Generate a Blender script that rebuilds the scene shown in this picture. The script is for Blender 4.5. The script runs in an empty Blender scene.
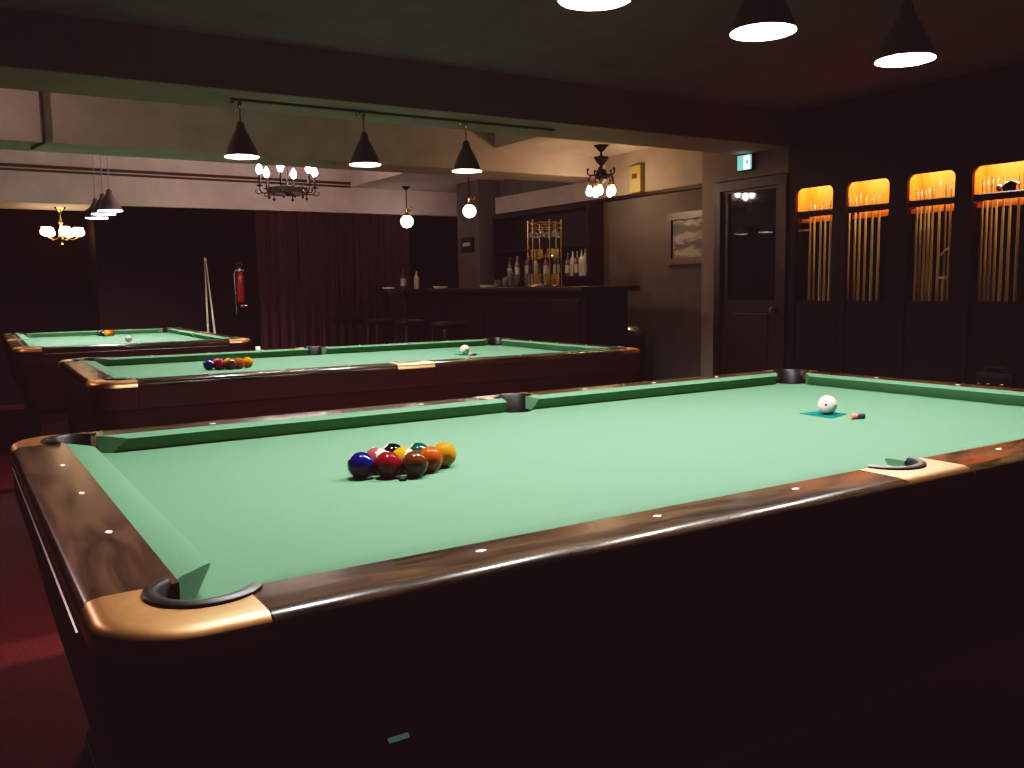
import bpy, bmesh, math, random
from mathutils import Vector, Matrix, Quaternion
random.seed(7)
PI = math.pi
S = 0.76            # height of the slate of every table above the floor
C = bpy.context.scene.collection
sc = bpy.context.scene

# ------------------------------------------------------------------ materials
def new_mat(name):
    m = bpy.data.materials.new(name); m.use_nodes = True
    nt = m.node_tree
    return m, nt, nt.nodes['Principled BSDF']

def lk(nt, a, b): nt.links.new(a, b)

def pbr(name, col, rough=0.5, metal=0.0, spec=0.5, noise=0.0, scale=20.0, bump=0.0, emit=None, es=0.0, sheen=0.0, coat=0.0):
    m, nt, b = new_mat(name)
    b.inputs['Base Color'].default_value = (*col, 1)
    b.inputs['Roughness'].default_value = rough
    b.inputs['Metallic'].default_value = metal
    b.inputs['Specular IOR Level'].default_value = spec
    b.inputs['Sheen Weight'].default_value = sheen
    b.inputs['Coat Weight'].default_value = coat
    if emit:
        b.inputs['Emission Color'].default_value = (*emit, 1)
        b.inputs['Emission Strength'].default_value = es
    if noise or bump:
        tc = nt.nodes.new('ShaderNodeTexCoord')
        n = nt.nodes.new('ShaderNodeTexNoise'); n.inputs['Scale'].default_value = scale; n.inputs['Detail'].default_value = 6
        lk(nt, tc.outputs['Object'], n.inputs['Vector'])
        if noise:
            r = nt.nodes.new('ShaderNodeValToRGB')
            r.color_ramp.elements[0].position = .3; r.color_ramp.elements[1].position = .7
            r.color_ramp.elements[0].color = (*[c*(1-noise) for c in col], 1)
            r.color_ramp.elements[1].color = (*[min(1, c*(1+noise)) for c in col], 1)
            lk(nt, n.outputs['Fac'], r.inputs['Fac']); lk(nt, r.outputs['Color'], b.inputs['Base Color'])
        if bump:
            bp = nt.nodes.new('ShaderNodeBump'); bp.inputs['Strength'].default_value = bump; bp.inputs['Distance'].default_value = .01
            lk(nt, n.outputs['Fac'], bp.inputs['Height']); lk(nt, bp.outputs['Normal'], b.inputs['Normal'])
    return m

def wood(name, dark, light, rough=0.25, along='X', scale=6.0, spec=0.5, coat=0.0):
    m, nt, b = new_mat(name)
    tc = nt.nodes.new('ShaderNodeTexCoord'); mp = nt.nodes.new('ShaderNodeMapping')
    st = {'X': (.12, 1, 1), 'Y': (1, .12, 1), 'Z': (1, 1, .12)}[along]
    mp.inputs['Scale'].default_value = [v*scale for v in st]
    n = nt.nodes.new('ShaderNodeTexNoise'); n.inputs['Scale'].default_value = 4; n.inputs['Detail'].default_value = 8
    n.inputs['Distortion'].default_value = 1.2
    n2 = nt.nodes.new('ShaderNodeTexNoise'); n2.inputs['Scale'].default_value = 28; n2.inputs['Detail'].default_value = 4
    mx = nt.nodes.new('ShaderNodeMath'); mx.operation = 'MULTIPLY_ADD'; mx.inputs[1].default_value = .35
    lk(nt, tc.outputs['Object'], mp.inputs['Vector'])
    lk(nt, mp.outputs['Vector'], n.inputs['Vector']); lk(nt, mp.outputs['Vector'], n2.inputs['Vector'])
    lk(nt, n2.outputs['Fac'], mx.inputs[0]); lk(nt, n.outputs['Fac'], mx.inputs[2])
    r = nt.nodes.new('ShaderNodeValToRGB')
    r.color_ramp.elements[0].position = .52; r.color_ramp.elements[1].position = .82
    r.color_ramp.elements[0].color = (*dark, 1); r.color_ramp.elements[1].color = (*light, 1)
    lk(nt, mx.outputs[0], r.inputs['Fac']); lk(nt, r.outputs['Color'], b.inputs['Base Color'])
    b.inputs['Roughness'].default_value = rough; b.inputs['Specular IOR Level'].default_value = spec
    b.inputs['Coat Weight'].default_value = coat; b.inputs['Coat Roughness'].default_value = .12
    return m

KE = 4.0
def emis(name, col, s, base=(.8, .8, .8)):
    s = s*KE
    m, nt, b = new_mat(name)
    b.inputs['Base Color'].default_value = (*base, 1)
    b.inputs['Emission Color'].default_value = (*col, 1); b.inputs['Emission Strength'].default_value = s
    return m

def ball_mat(name, col, kind='solid'):
    """kind: solid = white number spots at both poles of local z; stripe = white ball with a colour band; cue = cream with small red dots"""
    m, nt, b = new_mat(name)
    tc = nt.nodes.new('ShaderNodeTexCoord')
    nm = nt.nodes.new('ShaderNodeVectorMath'); nm.operation = 'NORMALIZE'
    lk(nt, tc.outputs['Object'], nm.inputs[0])
    sp = nt.nodes.new('ShaderNodeSeparateXYZ'); lk(nt, nm.outputs[0], sp.inputs[0])
    def absn(sock):
        a = nt.nodes.new('ShaderNodeMath'); a.operation = 'ABSOLUTE'; lk(nt, sock, a.inputs[0]); return a.outputs[0]
    def gt(sock, v):
        a = nt.nodes.new('ShaderNodeMath'); a.operation = 'GREATER_THAN'; a.inputs[1].default_value = v; lk(nt, sock, a.inputs[0]); return a.outputs[0]
    def mixc(f, c1, c2):
        a = nt.nodes.new('ShaderNodeMix'); a.data_type = 'RGBA'
        lk(nt, f, a.inputs[0])
        for i, c in ((6, c1), (7, c2)):
            if isinstance(c, tuple): a.inputs[i].default_value = (*c, 1)
            else: lk(nt, c, a.inputs[i])
        return a.outputs[2]
    white = (.30, .275, .215)
    if kind == 'cue':
        white = (.46, .43, .34)
        out = mixc(gt(absn(sp.outputs['Z']), math.cos(math.radians(9))), white, (.15, .004, .004))
    elif kind == 'stripe':
        out = mixc(gt(absn(sp.outputs['Z']), .60), col, white)
    elif kind == 'single':
        out = mixc(gt(sp.outputs['Z'], math.cos(math.radians(24))), col, white)
    else:
        out = mixc(gt(absn(sp.outputs['Z']), math.cos(math.radians(24))), col, white)
    lk(nt, out, b.inputs['Base Color'])
    b.inputs['Roughness'].default_value = .05
    b.inputs['Specular IOR Level'].default_value = .2
    return m

M = {}
M['cloth'] = pbr('green_cloth', (.040, .108, .0535), .95, spec=.1, noise=.05, scale=160, bump=.05)
M['rail_wood'] = wood('walnut_rail', (.004, .0017, .0009), (.046, .023, .0105), .18, 'X', 7, spec=.15)
M['end_wood'] = wood('walnut_rail_end', (.004, .0015, .0009), (.040, .017, .0098), .18, 'Y', 7, spec=.18)
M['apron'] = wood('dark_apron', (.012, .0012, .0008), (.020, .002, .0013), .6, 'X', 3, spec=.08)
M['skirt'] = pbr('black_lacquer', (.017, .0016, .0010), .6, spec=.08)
M['copper'] = pbr('brushed_copper', (.96, .385, .135), .32, 1.0, noise=.10, scale=60)
M['rubber'] = pbr('black_rubber', (.0012, .0011, .0011), .42, spec=.16)
M['hole'] = pbr('pocket_leather', (.002, .0016, .0016), .9, spec=.1)
M['sight'] = pbr('pearl_sight', (.85, .80, .70), .25)
M['chrome'] = pbr('chrome', (.75, .72, .70), .18, 1.0)
M['gold'] = pbr('brass_metal', (.80, .55, .24), .22, 1.0)
M['iron'] = pbr('black_iron', (.002, .0015, .0015), .6, 0, spec=.1)
M['shade'] = pbr('black_shade', (.085, .060, .068), .5, spec=.3)
M['shade_in'] = pbr('white_reflector', (.9, .9, .88), .6)
M['cord'] = pbr('black_cord', (.012, .012, .012), .6)
M['cord_w'] = pbr('grey_cord', (.28, .26, .24), .6)
M['plaster'] = pbr('grey_plaster', (.15, .118, .104), .9, noise=.12, scale=5, bump=.12)
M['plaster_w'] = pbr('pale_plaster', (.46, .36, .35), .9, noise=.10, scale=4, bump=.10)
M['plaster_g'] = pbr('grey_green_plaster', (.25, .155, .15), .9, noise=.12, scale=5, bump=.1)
M['wall_dk'] = pbr('brown_grey_wall', (.050, .043, .042), .9, noise=.15, scale=6, bump=.1)
M['black_ceiling'] = pbr('black_ceiling_paint', (.13, .074, .105), .85, noise=.2, scale=4)
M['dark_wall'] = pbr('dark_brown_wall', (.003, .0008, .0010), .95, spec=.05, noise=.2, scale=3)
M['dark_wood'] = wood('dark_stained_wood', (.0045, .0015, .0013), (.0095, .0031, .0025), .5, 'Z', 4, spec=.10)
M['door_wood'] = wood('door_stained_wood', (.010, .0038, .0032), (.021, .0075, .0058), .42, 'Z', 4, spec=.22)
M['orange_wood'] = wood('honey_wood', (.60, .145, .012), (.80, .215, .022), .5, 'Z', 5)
M['carpet'] = pbr('red_carpet', (.036, .0025, .0036), 1.0, spec=.05, noise=.3, scale=60, bump=.2)
M['curtain'] = pbr('red_curtain', (.023, .0013, .0032), .75, spec=.2, sheen=.05, noise=.15, scale=8)
M['bulb_w'] = emis('white_bulb', (1, .97, .92), 2300*.98)
M['bulb_c'] = emis('warm_candle_bulb', (1, .70, .62), 130)
M['bulb_b'] = emis('warm_clear_bulb', (1, .62, .30), 31)
M['globe'] = emis('opal_globe', (1, .86, .68), 3)
M['bowl'] = emis('opal_bowl', (1, .60, .28), 4.5)
M['cue_shaft'] = pbr('maple_shaft', (.58, .53, .32), .35)
M['cue_butt'] = wood('cue_butt_wood', (.10, .045, .02), (.32, .17, .07), .3, 'Z', 8)
M['cue_white'] = pbr('pale_shaft', (.42, .36, .25), .35)
M['ferrule'] = pbr('white_ferrule', (.85, .83, .78), .4)
M['tip_blue'] = pbr('leather_tip', (.42, .38, .30), .9)
M['bumper'] = pbr('rubber_bumper', (.02, .02, .02), .7)
M['paper'] = pbr('cream_paper', (.8, .76, .66), .8)
M['teal'] = pbr('teal_cloth', (.0012, .050, .045), 1.0, spec=.0, noise=.1, scale=60)
M['chalk'] = pbr('red_chalk', (.45, .10, .05), .8)
M['chalkb'] = pbr('black_wrap', (.01, .01, .012), .4)
M['black_p'] = pbr('black_plastic', (.003, .003, .003), .45, spec=.2)
M['red_paint'] = pbr('red_paint', (.22, .010, .010), .3)
M['glass_dk'] = pbr('dark_bottle_glass', (.03, .025, .012), .06, spec=.6)
M['label'] = pbr('bottle_label', (.26, .23, .18), .6)
M['glass'] = pbr('clear_glass', (.55, .55, .52), .04)
M['glass'].node_tree.nodes['Principled BSDF'].inputs['Transmission Weight'].default_value = .85
M['yellow_p'] = pbr('yellowed_plastic', (.24, .17, .05), .5)
M['brown_p'] = pbr('brown_wood_frame', (.040, .015, .010), .4)

# door pane: dark glass with a clear reflection
M['pane'] = pbr('dark_pane', (.010, .010, .010), .03, spec=.6)

# ink landscape, painted on paper
def ink_mat():
    m, nt, b = new_mat('ink_landscape')
    tc = nt.nodes.new('ShaderNodeTexCoord')
    sp = nt.nodes.new('ShaderNodeSeparateXYZ'); lk(nt, tc.outputs['Generated'], sp.inputs[0])
    mp = nt.nodes.new('ShaderNodeMapping'); mp.inputs['Scale'].default_value = (1, 2.2, 3.6)
    lk(nt, tc.outputs['Generated'], mp.inputs['Vector'])
    n = nt.nodes.new('ShaderNodeTexNoise'); n.inputs['Scale'].default_value = 1.3; n.inputs['Detail'].default_value = 9; n.inputs['Distortion'].default_value = .8
    lk(nt, mp.outputs['Vector'], n.inputs['Vector'])
    w = nt.nodes.new('ShaderNodeMath'); w.operation = 'SINE'
    k = nt.nodes.new('ShaderNodeMath'); k.operation = 'MULTIPLY'; k.inputs[1].default_value = 15
    lk(nt, sp.outputs['Z'], k.inputs[0]); lk(nt, k.outputs[0], w.inputs[0])
    a = nt.nodes.new('ShaderNodeMath'); a.operation = 'MULTIPLY_ADD'; a.inputs[1].default_value = .12
    lk(nt, w.outputs[0], a.inputs[0]); lk(nt, n.outputs['Fac'], a.inputs[2])
    r = nt.nodes.new('ShaderNodeValToRGB')
    r.color_ramp.elements[0].position = .45; r.color_ramp.elements[1].position = .58
    r.color_ramp.elements[0].color = (.016, .013, .011, 1); r.color_ramp.elements[1].color = (.20, .165, .125, 1)
    lk(nt, a.outputs[0], r.inputs['Fac']); lk(nt, r.outputs['Color'], b.inputs['Base Color'])
    b.inputs['Roughness'].default_value = .6
    return m
M['ink'] = ink_mat()

# ------------------------------------------------------------------ mesh helpers
class MB:
    def __init__(s): s.bm = bmesh.new(); s.slot = 0
    def _tag(s, faces):
        for f in faces: f.material_index = s.slot
    def box(s, x0, x1, y0, y1, z0, z1, bev=0.0, seg=2):
        r = bmesh.ops.create_cube(s.bm, size=1)
        for v in r['verts']:
            v.co = Vector(((x0+x1)/2 + v.co.x*(x1-x0), (y0+y1)/2 + v.co.y*(y1-y0), (z0+z1)/2 + v.co.z*(z1-z0)))
        fs = {f for v in r['verts'] for f in v.link_faces}; s._tag(fs)
        if bev:
            es = list({e for v in r['verts'] for e in v.link_edges})
            q = bmesh.ops.bevel(s.bm, geom=es, offset=bev, segments=seg, profile=.5, affect='EDGES'); s._tag(q['faces'])
        return s
    def poly(s, pts, z0, z1, bev_edges=None, bev=0.0, seg=4, bottom=True):
        """prism over a plan polygon; bev_edges: indices i of edges pts[i]-pts[i+1] whose top edge is rounded"""
        top = [s.bm.verts.new((p[0], p[1], z1)) for p in pts]; bot = [s.bm.verts.new((p[0], p[1], z0)) for p in pts]
        n = len(pts); fs = [s.bm.faces.new(top)]
        if bottom: fs.append(s.bm.faces.new(bot[::-1]))
        for i in range(n):
            fs.append(s.bm.faces.new((top[i], bot[i], bot[(i+1) % n], top[(i+1) % n])))
        bmesh.ops.recalc_face_normals(s.bm, faces=fs); s._tag(fs)
        if bev_edges and bev:
            es = []
            for i in bev_edges:
                e = s.bm.edges.get((top[i], top[(i+1) % n]))
                if e: es.append(e)
            q = bmesh.ops.bevel(s.bm, geom=es, offset=bev, segments=seg, profile=.5, affect='EDGES'); s._tag(q['faces'])
        return s
    def loft(s, rings, cap0=True, cap1=True, closed=True):
        vs = [[s.bm.verts.new(p) for p in r] for r in rings]; n = len(rings[0]); fs = []
        for a, b in zip(vs, vs[1:]):
            for i in range(n if closed else n-1):
                fs.append(s.bm.faces.new((a[i], a[(i+1) % n], b[(i+1) % n], b[i])))
        if cap0: fs.append(s.bm.faces.new(vs[0][::-1]))
        if cap1: fs.append(s.bm.faces.new(vs[-1]))
        bmesh.ops.recalc_face_normals(s.bm, faces=fs); s._tag(fs)
        return s
    def lathe(s, prof, seg=24, c=(0, 0, 0), cap0=True, cap1=True, mat=None):
        """prof: list of (radius, z)"""
        rings = []
        for r, z in prof:
            r = max(r, 1e-4)
            ring = [Vector((r*math.cos(2*PI*i/seg), r*math.sin(2*PI*i/seg), z)) for i in range(seg)]
            if mat: ring = [mat @ p for p in ring]
            rings.append([(p.x+c[0], p.y+c[1], p.z+c[2]) for p in ring])
        return s.loft(rings, cap0, cap1)
    def tube(s, pts, r, seg=8, r1=None):
        pts = [Vector(p) for p in pts]; rings = []; n = len(pts)
        up = None
        for i, p in enumerate(pts):
            d = (pts[min(i+1, n-1)] - pts[max(i-1, 0)]).normalized()
            if up is None:
                up = d.orthogonal().normalized()
            up = (up - d*up.dot(d)).normalized(); sd = d.cross(up)
            rr = r if r1 is None else r + (r1-r)*i/(n-1)
            rings.append([tuple(p + up*rr*math.cos(2*PI*k/seg) + sd*rr*math.sin(2*PI*k/seg)) for k in range(seg)])
        return s.loft(rings)
    def sphere(s, c, r, seg=16, sz=1.0):
        q = bmesh.ops.create_uvsphere(s.bm, u_segments=seg, v_segments=max(6, seg//2), radius=r)
        for v in q['verts']: v.co = Vector((v.co.x+c[0], v.co.y+c[1], v.co.z*sz+c[2]))
        s._tag({f for v in q['verts'] for f in v.link_faces}); return s
    def ring(s, c, R, r, seg=32, t=8, a0=0, a1=2*PI):
        full = abs(a1-a0-2*PI) < 1e-6
        n = seg
        pts = []
        for i in range(n if full else n+1):
            a = a0+(a1-a0)*i/n
            pts.append([(c[0]+(R+r*math.cos(2*PI*k/t))*math.cos(a), c[1]+(R+r*math.cos(2*PI*k/t))*math.sin(a), c[2]+r*math.sin(2*PI*k/t)) for k in range(t)])
        if full: pts.append(pts[0]); return s.loft(pts, False, False)
        return s.loft(pts)
    def build(s, name, mats, parent=None, smooth=True, ang=40):
        bmesh.ops.remove_doubles(s.bm, verts=s.bm.verts, dist=1e-6)
        me = bpy.data.meshes.new(name); s.bm.to_mesh(me); s.bm.free()
        if not isinstance(mats, (list, tuple)): mats = [mats]
        for m in mats: me.materials.append(m)
        if smooth:
            for p in me.polygons: p.use_smooth = True
            me.set_sharp_from_angle(angle=math.radians(ang))
        o = bpy.data.objects.new(name, me); C.objects.link(o)
        if parent: o.parent = parent
        return o

def tag(o, label=None, cat=None, group=None, kind=None):
    if label: o['label'] = label
    if cat: o['category'] = cat
    if group: o['group'] = group
    if kind: o['kind'] = kind
    return o

def thing(name, label, cat, loc=(0, 0, 0), rz=0.0, group=None):
    o = bpy.data.objects.new(name, None); C.objects.link(o)
    o.empty_display_size = .05; o.location = loc; o.rotation_euler = (0, 0, rz)
    return tag(o, label, cat, group)

def copy_tree(o, parent=None):
    c = o.copy(); C.objects.link(c)
    if parent: c.parent = parent
    for ch in list(o.children): copy_tree(ch, c)
    return c

def struct(name, mb, mat, label=None):
    o = mb.build(name, mat, None, smooth=False); o['kind'] = 'structure'
    if label: o['label'] = label
    return o

def circ(c, r, a0, a1, n):
    return [(c[0]+r*math.cos(a0+(a1-a0)*i/n), c[1]+r*math.sin(a0+(a1-a0)*i/n)) for i in range(n+1)]

ORD = ['first', 'second', 'third', 'fourth', 'fifth', 'sixth', 'seventh', 'eighth', 'ninth', 'tenth']

# ------------------------------------------------------------------ room (z measured from the floor)
def zz(v): return v + S
b = MB(); b.box(-2.9, 5.1, -4.1, 9.3, -.1, 0); struct('floor', b, M['carpet'])
b = MB(); b.box(-2.9, 5.1, -4.1, 2.72, zz(1.62), zz(1.72)); struct('ceiling', b, M['black_ceiling'])
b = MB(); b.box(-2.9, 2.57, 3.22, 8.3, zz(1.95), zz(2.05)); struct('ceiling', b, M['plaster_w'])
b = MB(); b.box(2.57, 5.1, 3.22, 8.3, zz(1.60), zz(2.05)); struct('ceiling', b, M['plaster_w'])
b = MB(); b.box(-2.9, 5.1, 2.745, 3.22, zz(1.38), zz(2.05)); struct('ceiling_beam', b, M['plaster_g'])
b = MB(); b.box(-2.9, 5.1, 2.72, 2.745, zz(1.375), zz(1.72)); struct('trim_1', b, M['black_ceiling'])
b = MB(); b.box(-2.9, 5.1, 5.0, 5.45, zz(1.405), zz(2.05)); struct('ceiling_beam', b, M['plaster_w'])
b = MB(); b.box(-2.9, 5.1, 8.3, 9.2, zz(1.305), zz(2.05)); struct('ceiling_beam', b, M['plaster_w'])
b = MB(); b.tube([(-2.9, 8.285, zz(1.665)), (2.57, 8.285, zz(1.645))], .016).tube([(-2.9, 8.285, zz(1.625)), (2.57, 8.285, zz(1.605))], .012)
struct('trim_2', b, M['brown_p'])
b = MB(); b.tube([(-.925, 4.985, zz(1.95)), (-.925, 4.985, zz(1.42))], .011).tube([(-.925, 4.985, zz(1.43)), (-.925, 5.0, zz(1.400)), (-.975, 5.25, zz(1.395))], .011)
struct('trim_3', b, M['brown_p'])
# back walls
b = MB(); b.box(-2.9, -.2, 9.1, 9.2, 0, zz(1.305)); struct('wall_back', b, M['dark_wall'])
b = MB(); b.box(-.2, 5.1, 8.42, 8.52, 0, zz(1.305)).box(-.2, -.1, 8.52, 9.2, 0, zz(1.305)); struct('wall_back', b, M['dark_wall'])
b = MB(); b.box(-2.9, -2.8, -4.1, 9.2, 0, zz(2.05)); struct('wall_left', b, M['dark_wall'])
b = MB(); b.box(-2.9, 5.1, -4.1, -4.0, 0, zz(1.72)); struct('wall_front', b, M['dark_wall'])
# right walls: dark panelling, door bay, picture wall, end column
b = MB(); b.box(3.7, 3.8, -4.1, .94, 0, zz(1.72)).box(3.7, 4.1, .94, 2.76, zz(1.19), zz(1.72)).box(3.93, 4.1, .94, 2.76, 0, zz(1.19)); struct('wall_right', b, M['dark_wood'])
b = MB(); b.box(3.7, 3.85, 2.76, 3.64, zz(1.20), zz(1.38)).box(3.7, 3.85, 3.485, 3.64, 0, zz(1.20)).box(3.7, 3.85, 3.225, 3.64, zz(1.38), zz(1.6)); struct('wall_right', b, M['plaster'])
b = MB(); b.box(3.85, 3.95, 3.6, 7.5, 0, zz(1.6)); struct('wall_right', b, M['wall_dk'])
b = MB(); b.box(3.78, 3.85, 3.64, 5.0, zz(1.225), zz(1.6)).box(3.78, 3.85, 5.0, 7.0, zz(1.225), zz(1.405)); struct('wall_right', b, pbr('right_plaster', (.23, .18, .16), .9, noise=.12, scale=5, bump=.1))
b = MB(); b.box(3.79, 3.85, 3.64, 7.0, zz(1.195), zz(1.225)); struct('trim_4', b, M['dark_wood'])
b = MB(); b.box(3.835, 3.85, 3.69, 5.0, 0.12, zz(.375)); struct('trim_5', b, pbr('dado_paint', (.052, .041, .040), .8, noise=.15, scale=6))
b = MB(); b.box(3.56, 3.85, 7.0, 7.5, 0, zz(1.6)); struct('wall_right', b, M['wall_dk'])
b = MB(); b.box(5.0, 5.1, 7.5, 9.2, 0, zz(1.6)); struct('wall_right', b, M['wall_dk'])
b = MB(); b.box(3.82, 3.85, 3.69, 5.0, 0, .12); struct('baseboard_right', b, M['dark_wood'])

# ------------------------------------------------------------------ door
def frame_plate(mb, y0, y1, z0, z1, oy0, oy1, oz0, oz1, x0, x1, rad=0.0, n=8):
    """a flat plate in the plane of the right wall with one opening whose two upper corners are rounded"""
    if rad:
        hole = [(oy0, oz0)] + [(oy0+rad+rad*math.cos(a), oz1-rad+rad*math.sin(a)) for a in [PI - PI/2*i/n for i in range(n+1)]] \
             + [(oy1-rad+rad*math.cos(a), oz1-rad+rad*math.sin(a)) for a in [PI/2 - PI/2*i/n for i in range(n+1)]] + [(oy1, oz0)]
    else:
        hole = [(oy0, oz0), (oy0, oz1), (oy1, oz1), (oy1, oz0)]
    bm = mb.bm
    def V(p, x): return bm.verts.new((x, p[0], p[1]))
    outer = []
    for p in hole:      # matching outer loop
        if p == hole[0]: q = (y0, z0)
        elif p == hole[-1]: q = (y1, z0)
        else:
            t = hole.index(p); m = len(hole)-2; f = (t-1)/max(1, m-1)
            # walk up the left side, over the top, down the right
            cx = (oy0+oy1)/2
            if f < .25: q = (y0, oz1 + (z1-oz1)*f/.25)
            elif f <= .75: q = (y0+(y1-y0)*(f-.25)/.5, z1)
            else: q = (y1, z1 + (oz1-z1)*(f-.75)/.25)
        outer.append(q)
    if not rad: outer = [(y0, z0), (y0, z1), (y1, z1), (y1, z0)]
    fs = []
    A = [V(p, x0) for p in hole]; B = [V(p, x0) for p in outer]; A2 = [V(p, x1) for p in hole]; B2 = [V(p, x1) for p in outer]
    for i in range(len(hole)-1):
        fs.append(bm.faces.new((A[i], A[i+1], B[i+1], B[i])))
        fs.append(bm.faces.new((A2[i], B2[i], B2[i+1], A2[i+1])))
        fs.append(bm.faces.new((A[i], A2[i], A2[i+1], A[i+1])))
        fs.append(bm.faces.new((B[i], B[i+1], B2[i+1], B2[i])))
    fs.append(bm.faces.new((A[0], A2[0], A2[-1], A[-1])))
    fs.append(bm.faces.new((B[0], A[0], A2[0], B2[0]))); fs.append(bm.faces.new((A[-1], B[-1], B2[-1], A2[-1])))
    # lower solid part
    if oz0 > z0 + 1e-4: pass
    bmesh.ops.recalc_face_normals(bm, faces=fs); mb._tag(fs)
    return mb

d = bpy.data.objects.new('door_1', None); C.objects.link(d); d.location = (3.7, 3.14, 0); d['kind'] = 'structure'
d['label'] = 'dark stained door with a tall dark glass pane, left of the cue cabinets'
W0 = zz(1.19)
b = MB(); b.box(-.02, .08, -.38, -.30, 0, W0).box(-.02, .08, .28, .343, 0, W0).box(-.02, .08, -.30, .28, W0-.07, W0); b.build('door_frame', M['door_wood'], d, False)
b = MB(); b.box(.01, .05, -.30, -.26, 0, W0-.07).box(.01, .05, .22, .28, 0, W0-.07).box(.01, .05, -.26, .22, 0, zz(.27)).box(.01, .05, -.26, .22, zz(1.10), W0-.07)
b.box(.0, .012, -.20, .17, .16, zz(.17), .006)
b.build('door_leaf', M['door_wood'], d, False)
b = MB(); b.box(.025, .035, -.26, .22, zz(.27), zz(1.10)); b.build('door_pane', M['pane'], d, False)
b = MB(); b.lathe([(.012, 0), (.012, .03), (.024, .035), (.026, .055), (.015, .066)], 16, mat=Matrix.Rotation(-PI/2, 4, 'Y'), c=(.01, -.28, zz(.20))); b.build('door_handle', M['gold'], d)

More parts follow.
